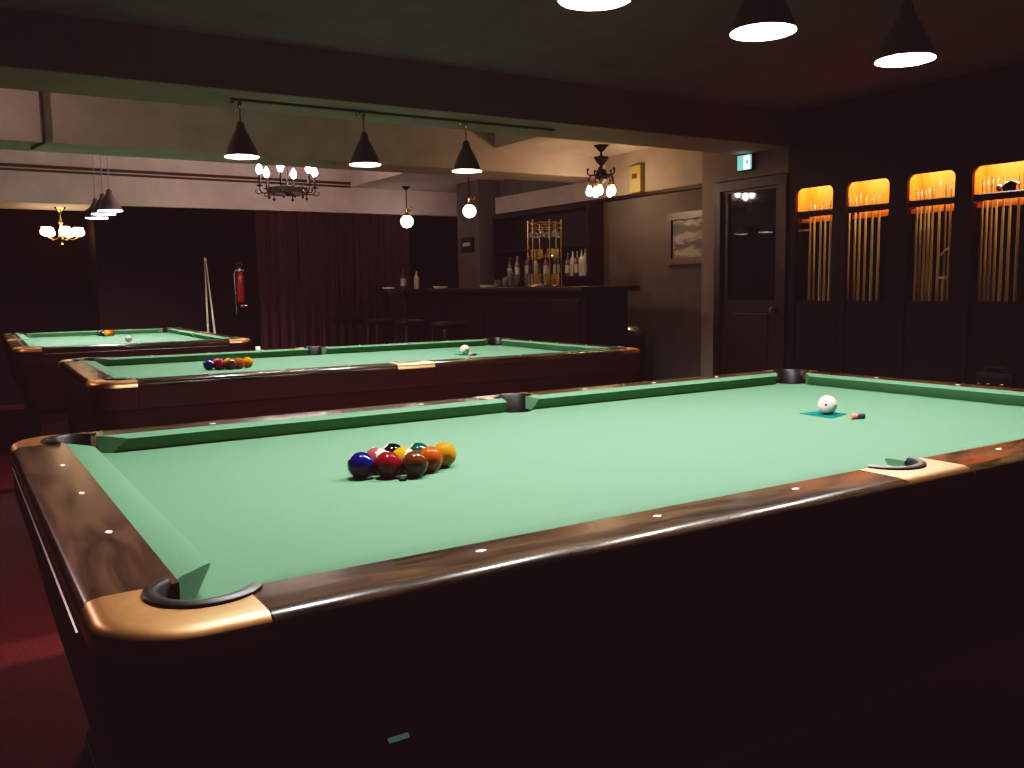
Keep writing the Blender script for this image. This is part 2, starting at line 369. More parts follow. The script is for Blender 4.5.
# ------------------------------------------------------------------ pool table (local: slate z = S, length along x)
HL, HW = 1.27, .635
def build_table():
    t = thing('pool_table', '', 'pool table')
    RC = .066                                       # radius of the pocket cut in the rail tops
    cc = (HL+.036, HW+.034); cs = (0, HW+.050)
    OUT = .172
    PRF = [(.075, .0425), (.027, .0424), (.018, .0415), (.010, .0390), (.004, .0345), (.001, .0290), (0, .023), (0, .0170)]   # (inset from the outer edge, height)
    # bed cloth with six pocket notches
    rb = .058
    e = .055
    X, Y = HL+e, HW+e
    def corner_pts(sx, sy):
        c = (sx*cc[0], sy*cc[1])
        dx = math.sqrt(max(0, rb*rb-(Y-cc[1])**2)); dy = math.sqrt(max(0, rb*rb-(X-cc[0])**2))
        p1 = (cc[0]-dx, Y); p2 = (X, cc[1]-dy)
        a1 = math.atan2(p1[1]-cc[1], p1[0]-cc[0]); a2 = math.atan2(p2[1]-cc[1], p2[0]-cc[0])
        a1 = a1 % (2*PI); a2 = a2 % (2*PI)
        arc = circ(cc, rb, a1, a2, 14)
        return [(sx*p[0], sy*p[1]) for p in arc]
    def side_pts(sy):
        dx = math.sqrt(rb*rb-(Y-cs[1])**2)
        a = math.atan2(Y-cs[1], dx)
        arc = circ(cs, rb, a, -PI-a, 14)           # right to left through the low side
        return [(p[0], sy*p[1]) for p in arc]
    pts = side_pts(1) + corner_pts(-1, 1) + corner_pts(-1, -1)[::-1] + side_pts(-1)[::-1] + corner_pts(1, -1) + corner_pts(1, 1)[::-1]
    b = MB(); b.poly(pts, S-.03, S); b.build('bed_cloth', M['cloth'], t, True)
    # cushions: nose at z .036, undercut face, flat top back to the wood
    def cushion(ax, s, a0, a1, e0, e1):
        """ax 'x': runs along x at y = s*HW from a0 to a1; e0/e1: how far the back runs past the nose at each end"""
        prof = [(0, .0375), (.0015, .0345), (.030, .0005), (.056, .0005), (.056, .0425), (.050, .0435), (.006, .0395)]
        rings = []
        for u, ee, sg in ((a0, e0, -1), (a1, e1, 1)):
            ring = []
            for dd, z in prof:
                al = u + sg*ee*dd/.056
                ring.append((al, s*(HW+dd), S+z) if ax == 'x' else (s*(HL+dd), al, S+z))
            rings.append(ring)
        # a few cuts so the long piece shades evenly
        mb = MB(); mb.loft(rings); mb.build('cushion', M['cloth'], t, True, 30)
    jc = .085; js = .062
    for sy in (-1, 1):
        cushion('x', sy, -HL+jc, -js, .062, .016)
        cushion('x', sy, js, HL-jc, .016, .062)
    for sx in (-1, 1):
        cushion('y', sx, -HW+jc, HW-jc, .062, .062)
    # wooden rails
    i0 = .0565
    zt, zb = S+.0425, S+.0165
    zk = S-.075
    for sy in (-1, 1):
        for sx in (-1, 1):
            p = [(sx*.100, sy*(HW+i0)), (sx*(HL-.008), sy*(HW+i0)), (sx*(HL-.008), sy*(HW+OUT)), (sx*.100, sy*(HW+OUT))]
            prof = [(i0, zb), (i0, zt)] + [(OUT-q, S+z) for q, z in PRF]
            b = MB(); b.loft([[(sx*u_, sy*(HW+dd), z) for dd, z in prof] for u_ in (.100, HL-.008)]); b.build('rail', M['rail_wood'], t)
            p = [(sx*.100, sy*(HW+.10)), (sx*(HL-.008), sy*(HW+.10)), (sx*(HL-.008), sy*(HW+OUT-.003)), (sx*.100, sy*(HW+OUT-.003))]
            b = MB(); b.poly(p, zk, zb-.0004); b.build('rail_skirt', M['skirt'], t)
    for sx in (-1, 1):
        p = [(sx*(HL+i0), -(HW-.008)), (sx*(HL+i0), HW-.008), (sx*(HL+OUT), HW-.008), (sx*(HL+OUT), -(HW-.008))]
        prof = [(i0, zb), (i0, zt)] + [(OUT-q, S+z) for q, z in PRF]
        b = MB(); b.loft([[(sx*(HL+dd), u_, z) for dd, z in prof] for u_ in (-(HW-.008), HW-.008)]); b.build('rail', M['end_wood'], t)
        p = [(sx*(HL+.10), -(HW-.008)), (sx*(HL+.10), HW-.008), (sx*(HL+OUT-.003), HW-.008), (sx*(HL+OUT-.003), -(HW-.008))]
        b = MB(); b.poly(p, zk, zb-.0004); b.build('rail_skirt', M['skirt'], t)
    # corner castings
    for sx in (-1, 1):
        for sy in (-1, 1):
            x0, y0 = HL-.006, HW-.006; R = .105
            dy = math.sqrt(RC*RC-(x0-cc[0])**2); dx = math.sqrt(RC*RC-(y0-cc[1])**2)
            pA = (x0, cc[1]+dy); pB = (cc[0]+dx, y0)
            aA = math.atan2(dy, x0-cc[0]); aB = math.atan2(y0-cc[1], dx)
            arc = circ(cc, RC, aB, aA, 20)               # around the back of the pocket, from B to A
            def outline(q, z):
                return [(sx*p[0], sy*p[1], S+z) for p in [(x0, HW+OUT-q)] + circ((HL+OUT-R, HW+OUT-R), max(R-q, .02), PI/2, 0, 14) + [(HL+OUT-q, y0)]]
            b = MB(); bm = b.bm
            PR = [(.052, .0435), (.026, .0432), (.016, .0416), (.009, .0382), (.004, .0330), (.001, .0260), (0, .0170)]
            rows = [[bm.verts.new(p) for p in outline(q, z)] for q, z in PR]
            fs = []
            for r0, r1 in zip(rows, rows[1:]):
                for k in range(len(r0)-1): fs.append(bm.faces.new((r0[k], r0[k+1], r1[k+1], r1[k])))
            av = [bm.verts.new((sx*p[0], sy*p[1], S+.0435)) for p in arc]
            fs.append(bm.faces.new(av + rows[0]))
            al = [bm.verts.new((sx*p[0], sy*p[1], S+.0165)) for p in arc]
            for k in range(len(av)-1): fs.append(bm.faces.new((av[k], av[k+1], al[k+1], al[k])))
            bmesh.ops.recalc_face_normals(bm, faces=fs)
            b.build('corner_casting', M['copper'], t)
            # dark corner block below the casting
            RB = RC+.003
            db = math.sqrt(RB*RB-(x0-cc[0])**2); ab = math.atan2(db, x0-cc[0]); a0_ = math.atan2(y0-cc[1], math.sqrt(RB*RB-(y0-cc[1])**2))
            blk = [(sx*p[0], sy*p[1]) for p in circ(cc, RB, a0_, ab, 20) + [(x0, HW+OUT-.004)] + circ((HL+OUT-R, HW+OUT-R), R-.004, PI/2, 0, 12) + [(HL+OUT-.004, y0)]]
            b = MB(); b.poly(blk, zk, S+.0160); b.build('corner_block', M['skirt'], t)
            # rubber liner
            lin = []
            for i in range(25):
                a = aB-.32 + (aA-aB+.64)*i/24
                lin.append([(sx*(cc[0]+r*math.cos(a)), sy*(cc[1]+r*math.sin(a)), z) for r, z in
                            ((.0645, S-.045), (.0645, S+.0435), (.071, S+.0435), (.0705, S+.047), (.066, S+.050), (.056, S+.049), (.052, S+.044), (.052, S-.045))])
            b = MB(); b.loft(lin); b.build('pocket_liner', M['rubber'], t)
            b = MB(); b.lathe([(.062, S-.005), (.062, S-.060), (.050, S-.075)], 20, c=(sx*cc[0], sy*cc[1], 0), cap0=False); b.build('pocket_well', M['hole'], t)
    for sy in (-1, 1):
        w = .098; y0 = HW+i0
        dx = math.sqrt(RC*RC-(y0-cs[1])**2); a = math.atan2(y0-cs[1], dx)
        arc = circ(cs, RC, a, PI-a, 18)
        b = MB(); bm = b.bm; fs = []
        PR = [(.050, .0435), (.026, .0432), (.016, .0416), (.009, .0382), (.004, .0330), (.001, .0260), (0, .0170)]
        rows = [[bm.verts.new((u_, sy*(HW+OUT-q), S+z)) for u_ in (-w, w)] for q, z in PR]
        for r0, r1 in zip(rows, rows[1:]): fs.append(bm.faces.new((r0[0], r0[1], r1[1], r1[0])))
        ap = [(w, y0)] + arc + [(-w, y0)]
        av = [bm.verts.new((p[0], sy*p[1], S+.0435)) for p in ap]; al = [bm.verts.new((p[0], sy*p[1], S+.0165)) for p in ap]
        fs.append(bm.faces.new(av + rows[0]))
        for k in range(len(av)-1): fs.append(bm.faces.new((av[k], av[k+1], al[k+1], al[k])))
        bmesh.ops.recalc_face_normals(bm, faces=fs)
        b.build('side_casting', M['copper'], t)
        b = MB(); b.box(-w, w, min(sy*(HW+.16), sy*(HW+OUT-.004)), max(sy*(HW+.16), sy*(HW+OUT-.004)), zk, S+.0160); b.build('side_block', M['skirt'], t)
        lin = []
        for i in range(25):
            q = a + (PI-2*a)*i/24
            lin.append([(cs[0]+r*math.cos(q), sy*(cs[1]+r*math.sin(q)), z) for r, z in
                        ((.0645, S-.045), (.0645, S+.0435), (.071, S+.0435), (.0705, S+.047), (.066, S+.050), (.056, S+.049), (.052, S+.044), (.052, S-.045))])
        b = MB(); b.loft(lin); b.build('pocket_liner', M['rubber'], t)
        b = MB(); b.lathe([(.062, S-.005), (.062, S-.060), (.050, S-.075)], 20, c=(0, sy*cs[1], 0), cap0=False); b.build('pocket_well', M['hole'], t)
    # sights
    def sight(x, y, lx):
        a, c = (.0085, .005) if lx else (.005, .0085)
        b = MB(); b.poly([(x-a, y), (x-a*.5, y-c*.8), (x, y-c), (x+a*.5, y-c*.8), (x+a, y), (x+a*.5, y+c*.8), (x, y+c), (x-a*.5, y+c*.8)], zt-.001, zt+.0006)
        b.build('sight', M['sight'], t, False)
    for sy in (-1, 1):
        for k in (-3, -2, -1, 1, 2, 3): sight(k*HL/4, sy*(HW+.093), True)
    for sx in (-1, 1):
        for k in (-1, 0, 1): sight(sx*(HL+.093), k*HW/2, False)
    # body
    def rrect(hx, hy, R, z, n=8):
        out = []
        for (cx, cy, a) in ((hx-R, hy-R, 0), (-hx+R, hy-R, PI/2), (-hx+R, -hy+R, PI), (hx-R, -hy+R, 3*PI/2)):
            out += [(cx+R*math.cos(a+PI/2*i/n), cy+R*math.sin(a+PI/2*i/n), z) for i in range(n+1)]
        return out
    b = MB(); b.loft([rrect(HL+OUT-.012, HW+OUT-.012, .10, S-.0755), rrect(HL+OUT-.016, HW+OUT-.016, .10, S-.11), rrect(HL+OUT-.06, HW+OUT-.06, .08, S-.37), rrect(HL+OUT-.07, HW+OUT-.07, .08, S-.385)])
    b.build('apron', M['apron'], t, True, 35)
    for sx in (-1, 1):
        b = MB(); b.tube([(sx*(HL+OUT-.0005), -HW+.02, S-.002), (sx*(HL+OUT-.0005), HW-.02, S-.002)], .003); b.build('chrome_strip', M['chrome'], t)
    for sx in (-1, 1):
        for sy in (-1, 1):
            cx, cy = sx*(HL-.10), sy*(HW-.06)
            def sq(h, k, z): return [(cx+sx*a*h, cy+sy*c*k, z) for a, c in ((1, 1), (-1, 1), (-1, -1), (1, -1))]
            b = MB(); b.loft([sq(.135, .10, S-.386), sq(.12, .085, S-.50), sq(.13, .095, .10), sq(.15, .11, .03)]); lg = b.build('leg', M['apron'], t, False)
            b = MB(); b.box(cx-.155, cx+.155, cy-.115, cy+.115, 0, .0295, .006); b.build('foot', M['iron'], lg, False)
    # small plate on the near apron; its faint emission stands in for a reflection
    b = MB(); b.box(-1.129, -1.102, -.8035, -.7965, S-.1485, S-.1440, .001); b.build('name_plate', pbr('green_plate_glint', (.20, .42, .36), .3, emit=(.10, .20, .17), es=.4), t, False)
    return t
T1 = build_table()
T1['label'] = 'large pool table in front, green cloth, copper corners, walnut rails'
T1['group'] = 'pool tables'
T2 = copy_tree(T1); T2.location = (.375, 2.94, 0); T2.rotation_euler.z = -.018
T2['label'] = 'pool table standing behind the nearest one, in the middle of the room'
T3 = copy_tree(T1); T3.location = (-.349, 6.523, 0); T3.rotation_euler.z = 1.545
T3['label'] = 'farthest pool table, standing end on by the dark back wall at left'
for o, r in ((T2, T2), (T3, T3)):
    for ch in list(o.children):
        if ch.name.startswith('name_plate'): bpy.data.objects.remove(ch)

# ------------------------------------------------------------------ balls
BR = .028575
me_ball = None
def ball(p, mat, label, axis=(0, 0, 1), group=None, name='billiard_ball', cat='ball'):
    b = MB(); b.sphere((0, 0, 0), BR, 32)
    o = b.build(name, M[mat], None, True, 180)
    o.location = p; o.rotation_mode = 'QUATERNION'
    o.rotation_quaternion = Vector((0, 0, 1)).rotation_difference(Vector(axis).normalized())
    tag(o, label, cat, group)
    return o
def text_on_ball(ballo, ch, size=.011):
    cu = bpy.data.curves.new('number', 'FONT'); cu.body = ch; cu.size = size; cu.align_x = 'CENTER'; cu.align_y = 'CENTER'; cu.resolution_u = 3
    tmp = bpy.data.objects.new('number', cu); C.objects.link(tmp)
    dg = bpy.context.evaluated_depsgraph_get(); dg.update()
    me = bpy.data.meshes.new_from_object(tmp.evaluated_get(dg)); bpy.data.objects.remove(tmp)
    for s in (1,):
        for v in me.vertices:
            q = Vector((v.co.x, v.co.y, BR)).normalized()*(BR+.00015); v.co = q
    me.materials.clear(); me.materials.append(M['black_p'])
    o = bpy.data.objects.new('number', me); C.objects.link(o); o.parent = ballo
for n, c, k in (('yellow', (.25, .080, .0015), 'single'), ('blue', (.0006, .0016, .036), 'single'), ('red', (.070, .0008, .0024), 'single'), ('pink', (.145, .018, .022), 'stripe'),
                ('orange', (.19, .020, .0006), 'single'), ('green', (.0005, .015, .011), 'solid'), ('brown', (.034, .0085, .0008), 'single'), ('black', (.0006, .0005, .0005), 'solid'),
                ('ystripe', (.26, .105, .002), 'stripe'), ('cue', (1, 1, 1), 'cue')):
    M[n] = ball_mat(n+'_ball', c, k)
dp = .0578; rs = .0500
LEFT = Vector((-.847, .532, 0)); TOW = Vector((-.532, -.847, 0)); UP = Vector((0, 0, 1))
def A(l, t, u): return tuple(LEFT*l + TOW*t + UP*u)
RACK = [('yellow', 'yellow ball', 0, 0, A(.85, .05, .45), '1'), ('orange', 'orange ball', 1, -.5, A(.3, -1, .3), '5'), ('green', 'green ball', 1, .5, A(.65, .1, .72), '6'),
        ('brown', 'brown ball', 2, -1, A(.3, -1, .2), '7'), ('ystripe', 'yellow striped ball', 2, 0, A(-.8, .35, .15), '9'), ('black', 'black ball', 2, 1, A(.6, .1, .75), '8'),
        ('red', 'red ball', 3, -.5, A(.3, -1, .2), '3'), ('pink', 'pink ball', 3, .5, A(-.75, .35, .3), '4'), ('blue', 'blue ball', 4, 0, A(.72, -.05, .68), '2')]
WHERE = {'yellow': 'at the front point of the rack', 'orange': 'behind the brown ball', 'green': 'beside the orange one', 'brown': 'at one corner of the rack',
         'ystripe': 'in the middle of the rack', 'black': 'of the rack', 'red': 'beside the blue ball', 'pink': 'behind the red ball', 'blue': 'at the back point of the rack'}
def rack(origin, rz, tname, gname, digits, swap={}):
    c, s = math.cos(rz), math.sin(rz)
    for key, nm, row, off, ax, dg in RACK:
        off = off*swap.get('side', 1)
        if key in swap: row, off = swap[key]
        lx, ly = -row*rs, off*dp
        o = ball((origin[0]+c*lx-s*ly, origin[1]+s*lx+c*ly, S+BR), key, '%s %s on the %s' % (nm, {'green': 'in the rack', 'orange': 'in the rack', 'red': 'in the rack', 'pink': 'in the rack', 'black': 'in the rack'}.get(key, WHERE[key]), tname), ax, gname)
        if digits: text_on_ball(o, dg)
rack((-.624, .0, 0), 0, 'nearest pool table', 'racked balls on the nearest pool table', True)
rack((-.222, 2.966, 0), -.018, 'middle pool table', 'racked balls on the middle pool table', False)
rack((-.275, 7.46, 0), 1.545 + PI, 'farthest pool table', 'racked balls on the farthest pool table', False, {'side': -1, 'black': (1, -.5), 'green': (2, -1)})
ball((.687, .001, S+.0022+BR), 'cue', 'cream cue ball with a red dot on a teal cloth, nearest pool table', A(.45, .85, .12), 'white cue balls', 'cue_ball')
ball((1.084, 2.951, S+.0022+BR), 'cue', 'white cue ball resting on the middle pool table', A(.3, -.9, .1), 'white cue balls', 'cue_ball')
ball((-.296, 6.157, S+BR), 'cue', 'white cue ball alone on the farthest pool table', A(.3, -.9, .1), 'white cue balls', 'cue_ball')
def cleaning_cloth(pts, label):
    b = MB(); b.poly(pts, S+.0003, S+.0021); o = b.build('ball_cloth', M['teal'], None, False); tag(o, label, 'cloth', 'teal cloths under the cue balls')
cleaning_cloth([(.640, .066), (.740, .062), (.739, -.030), (.632, -.060)], 'small teal cloth lying under the cue ball on the nearest table')
cleaning_cloth([(1.03, 3.00), (1.15, 3.01), (1.155, 2.89), (1.035, 2.87)], 'small teal cloth lying under the cue ball on the middle table')
def chalk_piece(x, y, rz, label):
    t = thing('chalk_holder', label, 'chalk', (x, y, S+.0005), rz, 'chalk pieces beside the cue balls')
    rot = Matrix.Rotation(PI/2, 4, 'Y')
    b = MB(); b.lathe([(.0075, 0), (.0085, .002), (.0085, .017), (.008, .019)], 16, mat=rot, c=(-.024, 0, .0088)); b.build('chalk_tip', M['chalk'], t)
    b = MB(); b.lathe([(.0086, 0), (.0086, .024), (.006, .027)], 16, mat=rot, c=(-.005, 0, .0088)); b.build('black_sleeve', M['chalkb'], t)
chalk_piece(.683, -.11, -.30, 'short red tipped black chalk holder beside the teal cloth, nearest table')
chalk_piece(1.073, 2.835, -.3, 'short red tipped black chalk holder beside the cue ball, middle table')
b = MB(); b.box(-.007, .007, -.006, .006, 0, .007, .0015); o = b.build('chalk_cube', M['black_p'], None, False); o.location = (-.764, -.078, S+.0004); tag(o, 'tiny black block on the cloth in front of the red ball', 'chalk')
b = MB(); b.box(-.011, .011, -.011, .011, 0, .021, .002); o = b.build('chalk_cube', M['paper'], None, False); o.location = (.05, 3.70, S+.0432); tag(o, 'pale chalk cube on the far rail of the middle table', 'chalk')

# ------------------------------------------------------------------ pendant lamps over the tables
def build_pendant(top, cordmat):
    """rim at z 0, cord up to z = top"""
    t = thing('pendant_lamp', '', 'lamp')
    prof_o = [(.095, 0), (.093, .008), (.078, .045), (.058, .085), (.036, .122), (.026, .140), (.022, .165), (.010, .178)]
    prof_i = [(.018, .150), (.024, .132), (.033, .118), (.055, .081), (.075, .042), (.091, .004)]
    b = MB(); b.lathe(prof_o, 32, cap0=False); b.slot = 1; b.lathe(prof_i + [(.095, 0)], 32, cap0=True, cap1=False); b.build('lamp_shade', [M['shade'], M['shade_in']], t)
    b = MB(); b.sphere((0, 0, .052), .028, 16, 1.0); b.build('bulb', M['bulb_w'], t)
    b = MB(); b.lathe([(.012, .077), (.014, .084), (.014, .149)], 12); b.build('socket', M['ferrule'], t)
    b = MB(); b.tube([(0, 0, .176), (0, 0, top-.03)], .0035, 6); b.build('cord', cordmat, t)
    b = MB(); b.lathe([(.008, top-.035), (.014, top-.022), (.015, top)], 16); b.build('ceiling_cap', M['chrome'], t)
    return t
ROWS = {'near': 'over the nearest pool table', 'mid': 'over the middle pool table', 'far': 'over the farthest pool table'}
pn = build_pendant(1.62-1.078, M['cord']); first = True
nearx = [1.016, .385, -.188, -.790]
for i, x in enumerate(nearx):
    o = pn if i == 0 else copy_tree(pn)
    o.location = (x, 0, zz(1.078)); o.scale = (.92, .92, 1)
    tag(o, 'black cone lamp %s, %s' % (ROWS['near'], ['closest to the cue cabinets', 'second from the cue cabinets', 'third from the cue cabinets', 'farthest from the cue cabinets'][i]), 'lamp', 'pendant lamps over the nearest table')
pm = build_pendant(1.369-1.088, M['cord'])
for i, x in enumerate([-.207, .471, 1.117]):
    o = pm if i == 0 else copy_tree(pm)
    o.location = (x, 2.94, zz(1.088)); o.scale = (.90, .90, 1)
    tag(o, 'black cone lamp on the track %s, %s' % (ROWS['mid'], ['left one', 'centre one', 'right one'][i]), 'lamp', 'pendant lamps over the middle table')
t = thing('light_track', 'thin dark lighting track under the beam above the middle table', 'lighting track', (0, 2.94, zz(1.369)))
b = MB(); b.box(-.25, 1.75, -.010, .010, .0, .0105); b.build('track_rail', M['cord'], t, False)
for x in (-.207, .471, 1.117):
    b = MB(); b.lathe([(.009, -.010), (.012, -.004), (.012, .004), (.009, .010)], 12, c=(x-.035, 0, -.005)); b.build('track_plug', M['chrome'], t)
pf = build_pendant(1.95-1.078, M['cord_w'])
for i, y in enumerate([6.30, 6.66, 7.10]):
    o = pf if i == 0 else copy_tree(pf)
    o.location = (-.349, y, zz(1.078))
    tag(o, 'dark cone lamp on a thin cord %s, %s' % (ROWS['far'], ['first and largest', 'middle one', 'last and smallest'][i]), 'lamp', 'pendant lamps over the farthest table')

# ------------------------------------------------------------------ chandeliers
def candle_chandelier():
    z0 = zz(1.262)
    t = thing('candle_chandelier', 'round black iron chandelier with six lit candle bulbs over the room', 'chandelier', (1.035, 5.95, z0))
    n = 48; R = .165
    b = MB(); rings = []
    for i in range(n+1):
        a = 2*PI*i/n; ca, sa = math.cos(a), math.sin(a)
        rings.append([(r*ca, r*sa, z) for r, z in ((R-.006, -.022), (R+.006, -.022), (R+.006, .022), (R-.006, .022))])
    b.loft(rings, False, False); b.ring((0, 0, .024), R+.002, .005, 40, 6).ring((0, 0, -.024), R+.002, .005, 40, 6); b.build('iron_ring', M['iron'], t)
    b = MB()
    for k in range(3):
        a = k*PI/3; b.tube([(R*math.cos(a), R*math.sin(a), 0), (-R*math.cos(a), -R*math.sin(a), 0)], .006, 6)
    b.lathe([(.0, -.05), (.02, -.03), (.028, 0), (.02, .03), (.008, .06), (.008, .67)], 12)
    b.ring((0, 0, .645), .012, .003, 12, 6)
    b.lathe([(.05, .688), (.05, .678), (.02, .655), (.006, .645)], 16); b.build('stem', M['iron'], t)
    for k in range(6):
        a = math.radians(60*k) + math.atan2(-1.76-5.95, -1.546-1.035) - math.radians(13)
        ca, sa = math.cos(a), math.sin(a)
        P = lambda r, z: (r*ca, r*sa, z)
        b = MB(); b.tube([P(R, 0), P(R+.03, -.025), P(R+.06, -.022), P(R+.078, .004), P(R+.078, .03)], .006, 6)
        b.tube([P(R+.06, -.022), P(R+.095, -.030), P(R+.115, -.018), P(R+.112, .0), P(R+.10, -.006)], .005, 6)
        b.tube([P(R, -.02), P(R, -.055)], .005, 6).lathe([(.004, 0), (.016, .018), (.004, .03)], 8, c=(R*ca, R*sa, -.075))
        b.tube([P(R, .02), P(R, .05)], .005, 6); arm = b.build('arm', M['iron'], t)
        c = P(R+.078, 0)
        b = MB(); b.lathe([(.008, .028), (.028, .036), (.030, .042), (.010, .042)], 14, c=(c[0], c[1], 0)); b.build('drip_pan', M['iron'], arm)
        b = MB(); b.lathe([(.010, .042), (.010, .135), (.007, .138)], 12, c=(c[0], c[1], 0)); b.build('candle_sleeve', M['iron'], arm)
        b = MB(); b.lathe([(.008, .136), (.020, .152), (.027, .170), (.021, .190), (.010, .210), (.001, .226)], 12, c=(c[0], c[1], 0)); b.build('bulb', M['bulb_c'], arm)
candle_chandelier()

def bulb_chandelier():
    zc = zz(1.60)
    t = thing('bulb_chandelier', 'dark ornate ceiling light with bare warm bulbs pointing down near the picture wall', 'chandelier', (3.31, 4.46, zc))
    b = MB(); b.lathe([(.010, -.055), (.022, -.05), (.045, -.02), (.062, -.004), (.064, 0)], 24); b.build('ceiling_canopy', M['iron'], t)
    b = MB(); b.lathe([(.010, -.055), (.010, -.085), (.030, -.092), (.062, -.098), (.064, -.106), (.034, -.150), (.013, -.172), (.013, -.195), (.040, -.208), (.046, -.240), (.058, -.262), (.052, -.290), (.028, -.308), (.008, -.325)], 20); b.build('hub', M['iron'], t)
    for k in range(5):
        a = 2*PI*k/5 + .15; ca, sa = math.cos(a), math.sin(a)
        P = lambda r, z: (r*ca, r*sa, z)
        b = MB(); b.tube([P(.035, -.27), P(.06, -.25), P(.09, -.255), P(.108, -.280), P(.105, -.315)], .009, 8)
        b.tube([P(.09, -.255), P(.115, -.245), P(.125, -.225), P(.118, -.210)], .007, 6).sphere(P(.118, -.206), .013, 8); arm = b.build('arm', M['iron'], t)
        q = P(.105, 0)
        b = MB(); b.lathe([(.017, -.345), (.020, -.322), (.013, -.310)], 12, c=(q[0], q[1], 0)); b.build('socket', M['gold'], arm)
        b = MB(); b.lathe([(.001, -.430), (.016, -.424), (.027, -.402), (.026, -.380), (.015, -.356), (.012, -.345)], 14, c=(q[0], q[1], 0)); b.build('bulb', M['bulb_b'], arm)
bulb_chandelier()

def bowl_chandelier():
    t = thing('bowl_chandelier', 'small brass chandelier with glowing glass bowls above the farthest table', 'chandelier', (-.475, 8.72, zz(1.305)))
    b = MB(); b.lathe([(.008, -.05), (.020, -.04), (.055, -.01), (.06, 0)], 20); b.build('ceiling_canopy', M['gold'], t)
    b = MB(); b.lathe([(.006, -.045), (.006, -.12), (.018, -.13), (.022, -.16), (.008, -.18), (.008, -.26), (.026, -.28), (.028, -.31), (.010, -.335), (.010, -.37), (.016, -.385), (.004, -.405)], 14); b.build('stem', M['gold'], t)
    for k in range(5):
        a = math.atan2(-10.48, -1.07) + math.radians(-60 + 72*k); ca, sa = math.cos(a), math.sin(a)
        P = lambda r, z: (r*ca, r*sa, z)
        b = MB(); b.tube([P(.02, -.30), P(.06, -.33), P(.11, -.335), P(.15, -.315), P(.16, -.30)], .006, 6); arm = b.build('arm', M['gold'], t)
        b = MB(); b.lathe([(.02, -.30), (.042, -.293), (.058, -.275), (.060, -.250), (.050, -.232), (.044, -.220), (.048, -.210)], 20, c=(P(.16, 0)[0], P(.16, 0)[1], 0)); b.build('glass_bowl', M['bowl'], arm)
bowl_chandelier()

def globe_lamp(x, y, z, r, ceil, label):
    t = thing('globe_pendant', label, 'lamp', (x, y, z), 0, 'globe lamps over the bar')
    b = MB(); b.sphere((0, 0, 0), r, 24); b.build('globe', M['globe'], t)
    b = MB(); b.lathe([(r*.45, r*.88), (r*.5, r*1.05), (r*.22, r*1.35), (r*.22, r*1.8), (r*.5, r*1.95), (r*.1, r*2.15)], 14); b.build('gallery', M['gold'], t)
    b = MB(); b.tube([(0, 0, r*2), (0, 0, ceil-.012)], .006, 6); b.lathe([(.02, ceil-.04), (.05, ceil-.008), (.05, ceil-.001)], 16); b.build('stem', M['iron'], t)
    b = MB(); b.tube([(r*.2, 0, r*1.6), (r*.9, 0, r*1.75), (r*1.0, 0, r*2.1), (r*.7, 0, r*2.25)], .006, 6); b.build('hook', M['gold'], t)
globe_lamp(3.12, 7.93, zz(1.193), .075, .407, 'small glowing white globe lamp over the far end of the bar')
globe_lamp(3.10, 6.40, zz(1.190), .068, .410, 'glowing white globe lamp nearer along the bar, close to the grey column')

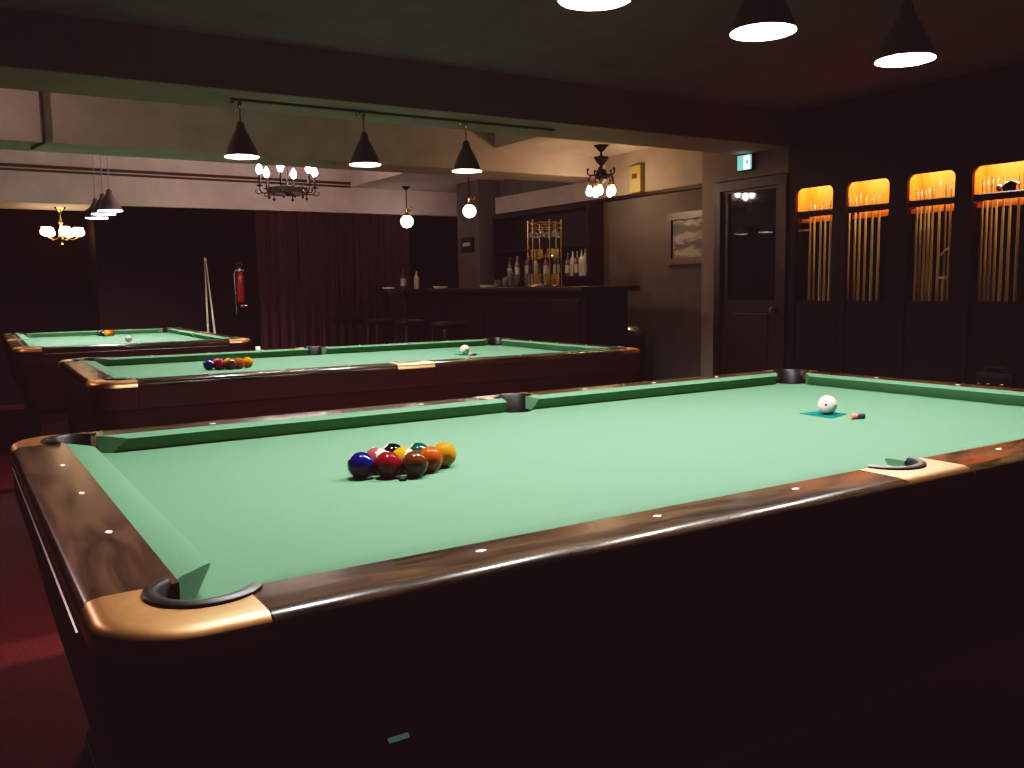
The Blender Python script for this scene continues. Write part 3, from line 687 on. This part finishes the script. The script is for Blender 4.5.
# ------------------------------------------------------------------ cue cabinets along the right wall
ARCH = [(2.37, 2.69), (1.93, 2.26), (1.48, 1.80), (1.02, 1.37)]
EDGE = [2.755, 2.315, 1.865, 1.425, .945]
CABN = ['leftmost', 'second', 'third', 'rightmost']
def cabinet(i):
    y1, y0 = EDGE[i]-.0015, EDGE[i+1]+.0015; a0, a1 = ARCH[i]
    t = thing('cue_cabinet', ['leftmost dark cue cabinet with a lit arched top, next to the door', 'second lit dark cue cabinet counting from the door',
                              'third lit dark cue cabinet counting from the door', 'rightmost lit dark cue cabinet, cut by the photo edge'][i], 'cabinet', (3.7, (y0+y1)/2, 0), 0, 'lit cue cabinets along the right wall')
    cy = (y0+y1)/2; L = lambda y: y-cy
    H = zz(1.188); z0 = .19
    b = MB(); frame_plate(b, L(y0), L(y1), z0, H, L(a0), L(a1), z0, zz(1.07), 0, .028, .045)
    b.box(0, .028, L(y0), L(y1), 0, z0); b.build('face_frame', M['dark_wood'], t, True, 30)
    D = .210; ya, yb = L(y0)+.012, L(y1)-.012
    b = MB(); b.box(.028, D, L(y0), ya, 0, H).box(.028, D, yb, L(y1), 0, H).box(.028, D, ya, yb, H-.012, H).box(.028, D, ya, yb, z0-.015, z0)
    b.build('carcass', M['dark_wood'], t, False)
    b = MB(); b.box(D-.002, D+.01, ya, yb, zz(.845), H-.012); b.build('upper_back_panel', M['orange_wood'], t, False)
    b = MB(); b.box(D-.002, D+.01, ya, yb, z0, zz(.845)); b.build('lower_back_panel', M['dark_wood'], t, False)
    for u0, u1 in ((ya+.0005, ya+.004), (yb-.004, yb-.0005)):
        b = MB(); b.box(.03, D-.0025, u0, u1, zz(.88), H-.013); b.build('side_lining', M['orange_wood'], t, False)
    b = MB(); b.box(.03, .052, ya+.005, yb-.005, zz(.868), zz(.905)); rk = b.build('cue_rack', M['dark_wood'], t, False)
    b = MB(); b.box(.028, .052, ya+.005, yb-.005, zz(.9055), zz(.911)); b.build('metal_strip', M['chrome'], rk, False)
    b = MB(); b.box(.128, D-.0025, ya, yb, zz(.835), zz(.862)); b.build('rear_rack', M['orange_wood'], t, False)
    b = MB(); b.box(.03, .052, ya, yb, zz(.245), zz(.268)).box(.128, D-.0025, ya, yb, zz(.245), zz(.268)); b.build('middle_shelf', M['dark_wood'], t, False)
    b = MB(); b.box(.012, .020, L(a0)-.01, L(a1)+.01, z0+.0005, zz(.262)); b.build('added_lower_panel', M['dark_wood'], t, False)  # opaque board added to keep the lower cue halves dark
    b = MB(); b.box(.05, .17, ya+.02, yb-.02, H-.035, H-.0125); b.build('cabinet_light', emis('cabinet_tube', (1, .50, .19), 17), t, False)
    return t
cabs = [cabinet(i) for i in range(4)]
def build_cue(shaft, butt):
    t = thing('billiard_cue', '', 'cue')
    b = MB(); b.lathe([(.0145, 0), (.0145, .025), (.014, .027)], 12); b.build('bumper', M['bumper'], t)
    b = MB(); b.lathe([(.0145, .027), (.0140, .30), (.0115, .70)], 12); b.build('butt', M[butt], t)
    b = MB(); b.lathe([(.0115, .70), (.0085, 1.10), (.0065, 1.428)], 12); b.build('shaft', M[shaft], t)
    b = MB(); b.lathe([(.0065, 1.428), (.0064, 1.452)], 12); b.build('ferrule', M['ferrule'], t)
    b = MB(); b.lathe([(.0064, 1.452), (.0064, 1.460), (.004, 1.465)], 12); b.build('tip', M['tip_blue'], t)
    return t
cue_a = build_cue('cue_shaft', 'cue_shaft'); cue_w = build_cue('cue_white', 'cue_white'); cue_b = build_cue('cue_shaft', 'cue_butt')
used = set()
CUES = [[(2.704, 0, 'w'), (2.666, -.01, 'a'), (2.611, -.035, 'b'), (2.570, .0, 'b'), (2.525, .0, 'a')],
        [(2.371, .0, 'a'), (2.317, .005, 'a'), (2.281, .03, 'a'), (2.233, .005, 'b'), (2.180, .0, 'a'), (2.127, .015, 'a')],
        [(1.846, .0, 'a'), (1.818, .005, 'w'), (1.789, .0, 'a'), (1.762, .01, 'a'), (1.735, .015, 'b'), (1.687, .06, 'a'), (1.647, .02, 'b'), (1.612, .03, 'w')],
        [(1.407, .02, 'b'), (1.377, .03, 'a'), (1.349, .03, 'w'), (1.318, .035, 'a'), (1.278, .03, 'b'), (1.236, .02, 'a'), (1.185, .025, 'w')]]
protos = {'a': cue_a, 'w': cue_w, 'b': cue_b}; fresh = {'a': True, 'w': True, 'b': True}
for ci, row in enumerate(CUES):
    for k, (y, dz, kd) in enumerate(row):
        xq = 3.7+.072+.036*(k % 2)
        y = -1.759+(y+1.759)*(xq+1.546)/5.426
        y = min(max(y, EDGE[ci+1]+.030), EDGE[ci]-.030)
        if fresh[kd]: o = protos[kd]; fresh[kd] = False
        else: o = copy_tree(protos[kd])
        o.location = (xq, y, .1915)
        o.scale = (1, 1, (1.545+dz)/1.465)
        o.rotation_euler = (0, 0, 0)
        tag(o, '%s cue from the left in the %s lit cue cabinet' % (ORD[k], ['leftmost', 'second', 'third', 'rightmost'][ci]), 'cue', 'cues in the lit cabinets')
# two cues leaning on the dark wall behind the far table
for k, (x, tx) in enumerate(((.85, .885), (.95, .89))):
    o = copy_tree(cue_w)
    a = Vector((x, 8.27-.09*k, 0)); top = Vector((tx, 8.40-.05*k, zz(.70)))
    dv = (top-a).normalized(); o.location = a+Vector((0, 0, .004)); o.rotation_mode = 'QUATERNION'; o.rotation_quaternion = Vector((0, 0, 1)).rotation_difference(dv)
    tag(o, ['upright one of two pale cues leaning on the dark back wall', 'slanted one of two pale cues leaning on the dark back wall'][k], 'cue', 'cues leaning on the back wall')

# things among the cues
t = thing('bridge_head', 'shiny chrome and black bridge head on the rack of the rightmost cabinet', 'bridge head', (3.741, 1.175, zz(.9115)))
b = MB(); b.tube([(0, .05, .0095), (-.02, .03, .02), (-.02, 0, .045), (-.015, -.03, .05), (0, -.06, .035)], .009, 8); b.build('chrome_arm', M['chrome'], t)
b = MB(); b.box(-.011, .011, -.045, .03, 0, .055, .008, 3); b.build('black_block', M['black_p'], t)
b = MB(); b.sphere((0, .052, .022), .022, 14); b.build('chrome_knob', M['chrome'], t)
t = thing('cue_hook', 'small yellow and white rest hook hanging in the third cabinet', 'hook', (3.741, 1.565, zz(.41)))
b = MB(); b.tube([(0, -.03, .185), (0, -.01, .175), (0, .012, .15), (0, .014, .14)], .007, 8); b.build('white_hook', M['ferrule'], t)
b = MB(); b.tube([(0, .002, .4565), (0, .002, .01)], .003, 6); b.build('wire', M['iron'], t)
b = MB(); b.lathe([(.016, 0), (.009, .012), (.006, .045)], 12, mat=Matrix.Rotation(-PI/2, 4, 'X'), c=(0, -.022, .005)); b.build('yellow_end', pbr('glowing_yellow_plastic', (.7, .52, .05), .4, emit=(.7, .52, .05), es=.03), t)  # plastic end given a faint emission, light put into the material
b = MB(); b.sphere((0, 0, .034), .034, 18); o = b.build('black_ball_case', M['black_p'], None); tag(o, 'round black object behind the cues at the left of the leftmost cabinet', 'case')
o.location = (3.868, 2.700, zz(.8625))
b = MB(); b.box(-.003, .003, -.045, .05, 0, .014, .001); o = b.build('score_card', M['paper'], None, False); o.location = (3.765, 2.665, zz(.768)); tag(o, 'white card sticking out beside the pale cue in the leftmost cabinet', 'card')
t = thing('carrying_case', 'black case with brass clasps and a handle on the ledge of the rightmost cabinet', 'case', (3.683, 1.175, zz(-.235)))
b = MB(); b.box(-.014, .008, -.11, .11, 0, .085, .005); b.build('case_body', M['black_p'], t)
for y in (-.05, .03, .085):
    b = MB(); b.box(-.018, -.0135, y-.012, y+.012, .004, .02, .002); b.build('clasp', M['gold'], t)
b = MB(); b.tube([(0, -.07, .083), (0, -.065, .115), (0, .05, .118), (0, .06, .083)], .006, 6); b.build('handle', M['chrome'], t)
b = MB(); b.box(3.655, 3.6995, 1.04, 1.33, zz(-.255), zz(-.2355)); o = b.build('shelf', M['dark_wood'], cabs[3], False)
o.location = (-3.7, -(EDGE[3]+EDGE[4])/2, 0)

# ------------------------------------------------------------------ exit sign, wall box, picture
t = thing('exit_sign', 'small glowing green exit sign with a white running figure above the door', 'sign', (3.7, 3.153, zz(1.252)))
b = MB(); b.box(-.035, 0, -.078, .078, 0, .125, .004); b.build('sign_box', M['black_p'], t, False)
b = MB(); b.box(-.037, -.0352, -.070, .070, .008, .117); b.build('green_panel', emis('exit_green', (.03, .65, .60), .36), t, False)
mw = emis('exit_white', (.85, 1, 1), 1.6)
b = MB(); b.box(-.0385, -.0372, -.052, .004, .014, .108); b.build('white_door', mw, t, False)
b = MB()
mg = emis('exit_figure', (.02, .55, .45), .2)
b.box(-.0395, -.0386, -.034, -.018, .082, .096).box(-.0395, -.0386, -.040, -.016, .050, .078).box(-.0395, -.0386, -.052, -.038, .060, .070).box(-.0395, -.0386, -.016, -.002, .064, .072).box(-.0395, -.0386, -.046, -.032, .022, .050).box(-.0395, -.0386, -.022, -.010, .034, .050)
b.build('running_figure', mg, t, False)
t = thing('wall_box', 'yellowed wall box with a dark square plate high on the right wall', 'wall box', (3.78, 4.515, zz(1.2255)))
b = MB(); b.box(-.055, 0, -.078, .078, 0, .235, .006); b.build('box_body', M['yellow_p'], t, False)
b = MB(); b.box(-.061, -.0552, -.035, .030, .12, .165, .002); b.build('dark_plate', M['brown_p'], t, False)
t = thing('framed_picture', 'ink landscape in a brown wooden frame on the grey wall', 'picture', (3.85, 3.935, zz(.572)))
def pic(t, w, h, fr, mat):
    b = MB(); b.box(-.03, 0, -w/2, w/2, 0, fr).box(-.03, 0, -w/2, w/2, h-fr, h).box(-.03, 0, -w/2, -w/2+fr, fr, h-fr).box(-.03, 0, w/2-fr, w/2, fr, h-fr); b.build('picture_frame', M['brown_p'], t, False)
    b = MB(); b.box(-.012, -.002, -w/2+fr, w/2-fr, fr, h-fr); b.build('picture_sheet', mat, t, False)
pic(t, .53, .44, .058, M['ink'])
t = thing('wall_plaque', 'small dark framed plaque on the side of the grey column behind the bar', 'plaque', (3.56, 7.24, zz(.815)))
b = MB(); b.box(-.03, 0, -.13, .13, 0, .16, .004); b.build('plaque_frame', M['dark_wood'], t, False)
b = MB(); b.box(-.034, -.0302, -.08, .08, .06, .10); b.build('plaque_face', M['label'], t, False)

# ------------------------------------------------------------------ bar, back bar
t = thing('bar_counter', 'long dark wooden bar counter along the right side', 'bar', (2.85, 4.1, 0))
b = MB(); b.box(0, .45, 0, 3.95, 0, zz(.355)); b.build('bar_body', M['dark_wood'], t, False)
b = MB(); b.box(-.07, .53, -.07, 4.02, zz(.355), zz(.40), .01); b.build('counter_top', M['door_wood'], t, False)
for k in range(5):
    b = MB(); y = .06+k*.78; b.box(-.012, 0, y, y+.70, .18, zz(.29), .008).box(-.018, -.012, y+.08, y+.62, .26, zz(.21), .004); b.build('front_panel', M['dark_wood'], t, False)
b = MB(); b.tube([(-.10, .1, .16), (-.10, 3.85, .16)], .016, 8)
for y in (.2, 1.4, 2.6, 3.7): b.tube([(-.10, y, .16), (0, y, .16)], .009, 6)
b.build('foot_rail', M['gold'], t)
t = thing('back_bar', 'dark back bar cabinet with bottle shelves against the right wall', 'cabinet', (3.85, 5.1, 0))
b = MB(); b.box(-.34, -.045, 0, 1.75, 0, zz(.20)).box(-.045, -.02, 0, 1.75, 0, zz(1.19)).box(-.20, -.045, 0, .03, zz(.24), zz(1.19)).box(-.20, -.045, 1.72, 1.75, zz(.24), zz(1.19)).box(-.20, -.045, .03, 1.72, zz(1.15), zz(1.19)); b.build('carcass', M['dark_wood'], t, False)
b = MB(); b.box(-.36, -.045, 0, 1.75, zz(.20), zz(.24)); b.build('counter', M['door_wood'], t, False)
for z in (.50, .80):
    b = MB(); b.box(-.19, -.045, .03, 1.72, zz(z-.02), zz(z)); b.build('shelf', M['dark_wood'], t, False)
for k in range(3):
    f = MB(); f.box(-.352, -.3405, .04+k*.57, .57+k*.57, .08, zz(.16), .004); f = f.build('door', M['dark_wood'], t, False)
    b = MB(); b.sphere((-.36, .10+k*.57, zz(-.1)), .012, 8); b.build('knob', M['gold'], f)

def bottle(loc, h, r, mat, label, lab=True, group='bottles behind the bar'):
    t = thing('bottle', label, 'bottle', loc, 0, group)
    b = MB(); b.lathe([(r*.92, 0), (r, .006), (r, h*.58), (r*.85, h*.66), (r*.36, h*.76), (r*.33, h*.95)], 14); b.build('bottle_body', mat, t)
    b = MB(); b.lathe([(r*.37, h*.95), (r*.37, h)], 10); b.build('cap', M['gold'], t)
    if lab:
        b = MB(); b.lathe([(r*1.03, h*.14), (r*1.03, h*.48)], 14, cap0=False, cap1=False); b.build('paper_label', M['label'], t)
amber = pbr('amber_glass', (.07, .026, .006), .06, spec=.6); clear = pbr('pale_bottle', (.30, .28, .25), .08)
ys = [5.50, 5.42, 5.345, 5.275, 5.215, 5.155]
kinds = [(amber, .23), (clear, .25), (M['glass_dk'], .24), (clear, .26), (clear, .27), (amber, .24)]
for k, (y, (m_, h)) in enumerate(zip(ys, kinds)):
    bottle((3.715, y+.02, zz(.5005)), h, .032, m_, '%s bottle from the left on the lit back bar shelf, right of the brass stand' % ORD[k])
for k, (y, m_) in enumerate(zip([6.60, 6.45, 6.25, 6.1, 5.9, 5.72], [M['glass_dk'], amber, M['glass_dk'], clear, amber, M['glass_dk']])):
    bottle((3.715, y, zz(.5005)), 0.22+.02*(k % 3), .034, m_, '%s dark bottle from the left on the back bar shelf, left of the brass stand' % ORD[k])
bottle((3.02, 7.86, zz(.4005)), .26, .036, M['glass_dk'], 'dark bottle standing alone at the far end of the bar', True, None)
bottle((3.12, 7.72, zz(.4005)), .21, .032, clear, 'short pale bottle beside the lone dark bottle, bar far end', True, None)

M['glass_gold'] = pbr('amber_drinking_glass', (.26, .18, .07), .05, spec=.8)
def glass_obj(loc, label, h=.10, r=.034, group='glasses on the bar', hang=False, mat='glass'):
    if hang: prof = [(r*.95, 0), (r, .02), (r*.9, h*.40), (r*.35, h*.52), (.004, h*.56), (.004, h*.95), (r*.85, h*.98), (r*.85, h)]
    else: prof = [(r*.8, 0), (r*.9, .006), (r, h*.5), (r*.95, h), (r*.88, h), (r*.9, h*.5), (r*.7, .012)]
    b = MB(); b.lathe(prof, 14); o = b.build('drinking_glass', M[mat], None); o.location = loc
    tag(o, label, 'glass', group)
# brass carousel stand
CX, CY = 3.12, 5.06
t = thing('brass_stand', 'tall brass glass stand with upright posts on the bar', 'stand', (CX, CY, zz(.4005)))
b = MB(); b.lathe([(.17, 0), (.175, .006), (.17, .016), (.16, .018)], 32); b.build('base', M['gold'], t)
for k in range(6):
    a = 2*PI*k/6+.22
    b = MB(); b.tube([(.155*math.cos(a), .155*math.sin(a), .016), (.155*math.cos(a), .155*math.sin(a), .585)], .0075, 8); b.sphere((.155*math.cos(a), .155*math.sin(a), .592), .011, 8); b.build('post', M['gold'], t)
b = MB(); b.ring((0, 0, .575), .145, .005, 32, 6); b.ring((0, 0, .53), .145, .004, 32, 6); b.ring((0, 0, .575), .085, .004, 24, 6)
for k in range(3):
    a = 2*PI*k/6+.22; b.tube([(.15*math.cos(a), .15*math.sin(a), .575), (-.15*math.cos(a), -.15*math.sin(a), .575)], .004, 6)
b.build('top_ring', M['gold'], t)
b = MB(); b.lathe([(.150, .25), (.150, .256)], 32); b.ring((0, 0, .275), .147, .004, 32, 6); b.build('shelf', M['gold'], t)
for k in range(6):
    a = 2*PI*k/6+.75
    glass_obj((CX+.115*math.cos(a), CY+.115*math.sin(a), zz(.4005+.445)), 'upside-down stemmed glass hanging from the top of the brass stand', .115, .030, 'glasses hanging in the brass stand', True)
for k in range(6):
    a = 2*PI*k/6+.4
    glass_obj((CX+.10*math.cos(a), CY+.10*math.sin(a), zz(.4005+.2565)), 'short glass standing on the upper shelf of the brass stand', .085, .030, 'glasses on the brass stand shelf', False, 'glass_gold')
for k in range(6):
    a = 2*PI*k/6+.1
    glass_obj((CX+.105*math.cos(a), CY+.105*math.sin(a), zz(.4005+.0185)), 'tumbler standing on the base of the brass stand', .10, .034, 'tumblers at the foot of the brass stand', False, 'glass_gold')
for k, (x, y, h) in enumerate([(3.06, 5.80, .075), (3.12, 5.70, .11), (3.03, 5.60, .09), (3.10, 5.50, .12), (3.00, 5.44, .14), (3.14, 5.38, .13)]):
    glass_obj((x, y, zz(.4005)), '%s tumbler from the left in the cluster left of the brass stand' % ORD[k], h, .036, 'tumblers left of the brass stand')
def plate(x, y, label):
    b = MB(); b.lathe([(.05, 0), (.075, .010), (.080, .024), (.074, .024), (.05, .008)], 20); o = b.build('ashtray', M['paper'], None); o.location = (x, y, zz(.4005)); tag(o, label, 'ashtray', 'pale ashtrays along the bar')
plate(2.90, 8.02, 'pale ashtray at the far end of the bar'); plate(2.90, 6.70, 'pale ashtray in the middle of the bar, below the nearer globe lamp'); plate(2.90, 5.72, 'pale ashtray on the bar front, left of the tumblers'); plate(2.90, 4.75, 'pale ashtray on the near part of the bar, in front of the brass stand')

# stools
def stool(x, y, label, back):
    t = thing('bar_stool', label, 'stool', (x, y, 0), 0, 'dark stools in front of the bar')
    b = MB(); b.lathe([(.15, .79), (.175, .80), (.18, .83), (.165, .85), (.05, .856)], 24); b.build('seat', M['dark_wood'], t)
    for sx in (-1, 1):
        for sy in (-1, 1):
            b = MB(); b.tube([(sx*.11, sy*.11, .795), (sx*.17, sy*.17, 0)], .015, 8); b.build('leg', M['door_wood'], t)
    b = MB(); q = .148
    b.tube([(q, q, .25), (-q, q, .25)], .009, 6).tube([(-q, q, .25), (-q, -q, .25)], .009, 6).tube([(-q, -q, .25), (q, -q, .25)], .009, 6).tube([(q, -q, .25), (q, q, .25)], .009, 6); b.build('foot_ring', M['door_wood'], t)
    if back:
        b = MB()
        for sy in (-1, 1): b.tube([(-.13, sy*.14, .83), (-.17, sy*.15, 1.14)], .012, 8)
        for k in range(3): b.tube([(-.145, -.08+k*.08, .84), (-.17, -.08+k*.08, 1.12)], .007, 6)
        b.box(-.185, -.155, -.17, .17, 1.10, 1.16, .008); b.build('backrest', M['door_wood'], t)
stool(2.32, 7.90, 'dark backless bar stool nearest the curtain', False)
stool(2.38, 7.05, 'dark backless bar stool second from the curtain', False)
stool(2.40, 6.38, 'dark bar stool with a slatted back', True)
stool(2.42, 5.62, 'dark backless bar stool nearest the brass stand', False)
t = thing('waste_bin', 'dark round bin with a pale lid against the wall by the bar end', 'bin', (3.60, 4.42, 0))
b = MB(); b.lathe([(.10, 0), (.115, .01), (.125, .70), (.12, .72)], 20); b.build('bin_body', M['black_p'], t)
b = MB(); b.lathe([(.122, .721), (.122, .745), (.09, .79), (.03, .81)], 20); b.build('lid', M['chrome'], t)

# ------------------------------------------------------------------ back wall: curtain, extinguisher
def curtain():
    b = MB(); x0, x1 = 1.45, 3.35; n = 220; z0, z1 = .03, zz(1.30)
    rows = []
    for z, amp in ((z1, .018), (z1-.06, .022), ((z0+z1)/2, .028), (z0, .032)):
        row = []
        for i in range(n+1):
            u = i/n; x = x0+(x1-x0)*u
            w = math.sin(2*PI*u*17 + 1.3*math.sin(u*9)) * .75 + .35*math.sin(2*PI*u*41+2)
            row.append((x, 8.35+amp*w, z))
        rows.append(row)
    vs = [[b.bm.verts.new(p) for p in r] for r in rows]
    for a, c in zip(vs, vs[1:]):
        for i in range(n): b.bm.faces.new((a[i], a[i+1], c[i+1], c[i]))
    bmesh.ops.solidify(b.bm, geom=list(b.bm.faces), thickness=.004)
    o = b.build('curtain', M['curtain'], None, True, 180)
    tag(o, 'dark red curtain hanging in folds on the back wall', 'curtain')
curtain()
t = thing('fire_extinguisher', 'red fire extinguisher with a silver top hanging on the dark back wall', 'fire extinguisher', (1.245, 8.35, zz(.29)))
b = MB(); b.lathe([(.040, 0), (.046, .01), (.046, .28), (.035, .315), (.018, .33)], 18); b.build('cylinder', M['red_paint'], t)
b = MB(); b.lathe([(.018, .33), (.02, .335), (.02, .36), (.012, .37)], 12).tube([(-.05, 0, .345), (.05, 0, .345)], .012, 8); b.build('valve', M['chrome'], t)
b = MB(); b.ring((0, 0, 0), .028, .006, 20, 6); h = b.build('carry_ring', M['chrome'], t); h.location = (0, 0, .405); h.rotation_euler = (PI/2, 0, 0)
b = MB(); b.tube([(-.045, -.01, .345), (-.065, -.02, .30), (-.062, -.03, .0), (-.062, -.03, -.14)], .009, 8); b.build('hose', M['chrome'], t)
b = MB(); b.box(-.01, .075, -.02, .02, -.07, -.035, .006); b.build('bracket', M['chrome'], t)
b = MB(); b.box(-.03, .03, .042, .069, .1, .2); b.build('wall_mount', M['iron'], t)

# unseen warm light added without a fixture, left of the view, middle bay
ld = bpy.data.lights.new('unseen_warm_light', 'POINT'); ld.energy = 66; ld.color = (1, .66, .60); ld.shadow_soft_size = .07
lo = bpy.data.objects.new('unseen_warm_light', ld); C.objects.link(lo); lo.location = (-2.66, 4.2, zz(1.60))

# ------------------------------------------------------------------ camera, world, view
cam = bpy.data.cameras.new('camera'); co = bpy.data.objects.new('camera', cam); C.objects.link(co)
yaw, pit, roll, F = .561395546, -.107817223, -.0164745794, 893.118314
cy, sy = math.cos(yaw), math.sin(yaw)
f = Vector((sy*math.cos(pit), cy*math.cos(pit), math.sin(pit))); r = Vector((cy, -sy, 0)); u = r.cross(f)
c_, s_ = math.cos(roll), math.sin(roll)
r2 = c_*r + s_*u; u2 = -s_*r + c_*u
mw4 = Matrix(((r2.x, u2.x, -f.x, -1.54611644), (r2.y, u2.y, -f.y, -1.75871875), (r2.z, u2.z, -f.z, S+.399797655), (0, 0, 0, 1)))
co.matrix_world = mw4
cam.sensor_width = 36; cam.lens = F/1024*36; cam.clip_start = .02
sc.camera = co

w = bpy.data.worlds.new('world'); sc.world = w; w.use_nodes = True
w.node_tree.nodes['Background'].inputs['Color'].default_value = (.02, .01, .011, 1)
w.node_tree.nodes['Background'].inputs['Strength'].default_value = .3
vs = sc.view_settings
# one global film curve: soft shoulder, slight toe, faintly warm blacks
vs.view_transform = 'Standard'
vs.look = 'None'
vs.exposure = 0
vs.use_curve_mapping = True
cmap = vs.curve_mapping
cmap.use_clip = False
cmap.clip_min_x, cmap.clip_max_x, cmap.clip_min_y, cmap.clip_max_y = 0, 4, 0, 1
def film(x): 
    x = x*x/(x+.012) if x > 0 else 0
    return 1-math.exp(-x)
XS = [0, .016, .032, .06, .1, .16, .25, .4, .6, .85, 1.2, 1.7, 2.4, 3.2, 4.0]
for k, lift in enumerate((.0100, .0040, .0043)):
    cv = cmap.curves[k]
    pts = [(x, lift + (1-lift)*film(x)) for x in XS]
    cv.points[0].location = pts[0]; cv.points[-1].location = pts[-1]
    for p in pts[1:-1]: cv.points.new(*p)
    for p in cv.points: p.handle_type = 'VECTOR'
cmap.update()
sc.cycles.max_bounces = 8; sc.cycles.diffuse_bounces = 5; sc.cycles.glossy_bounces = 4
sc.cycles.sample_clamp_indirect = 4.0
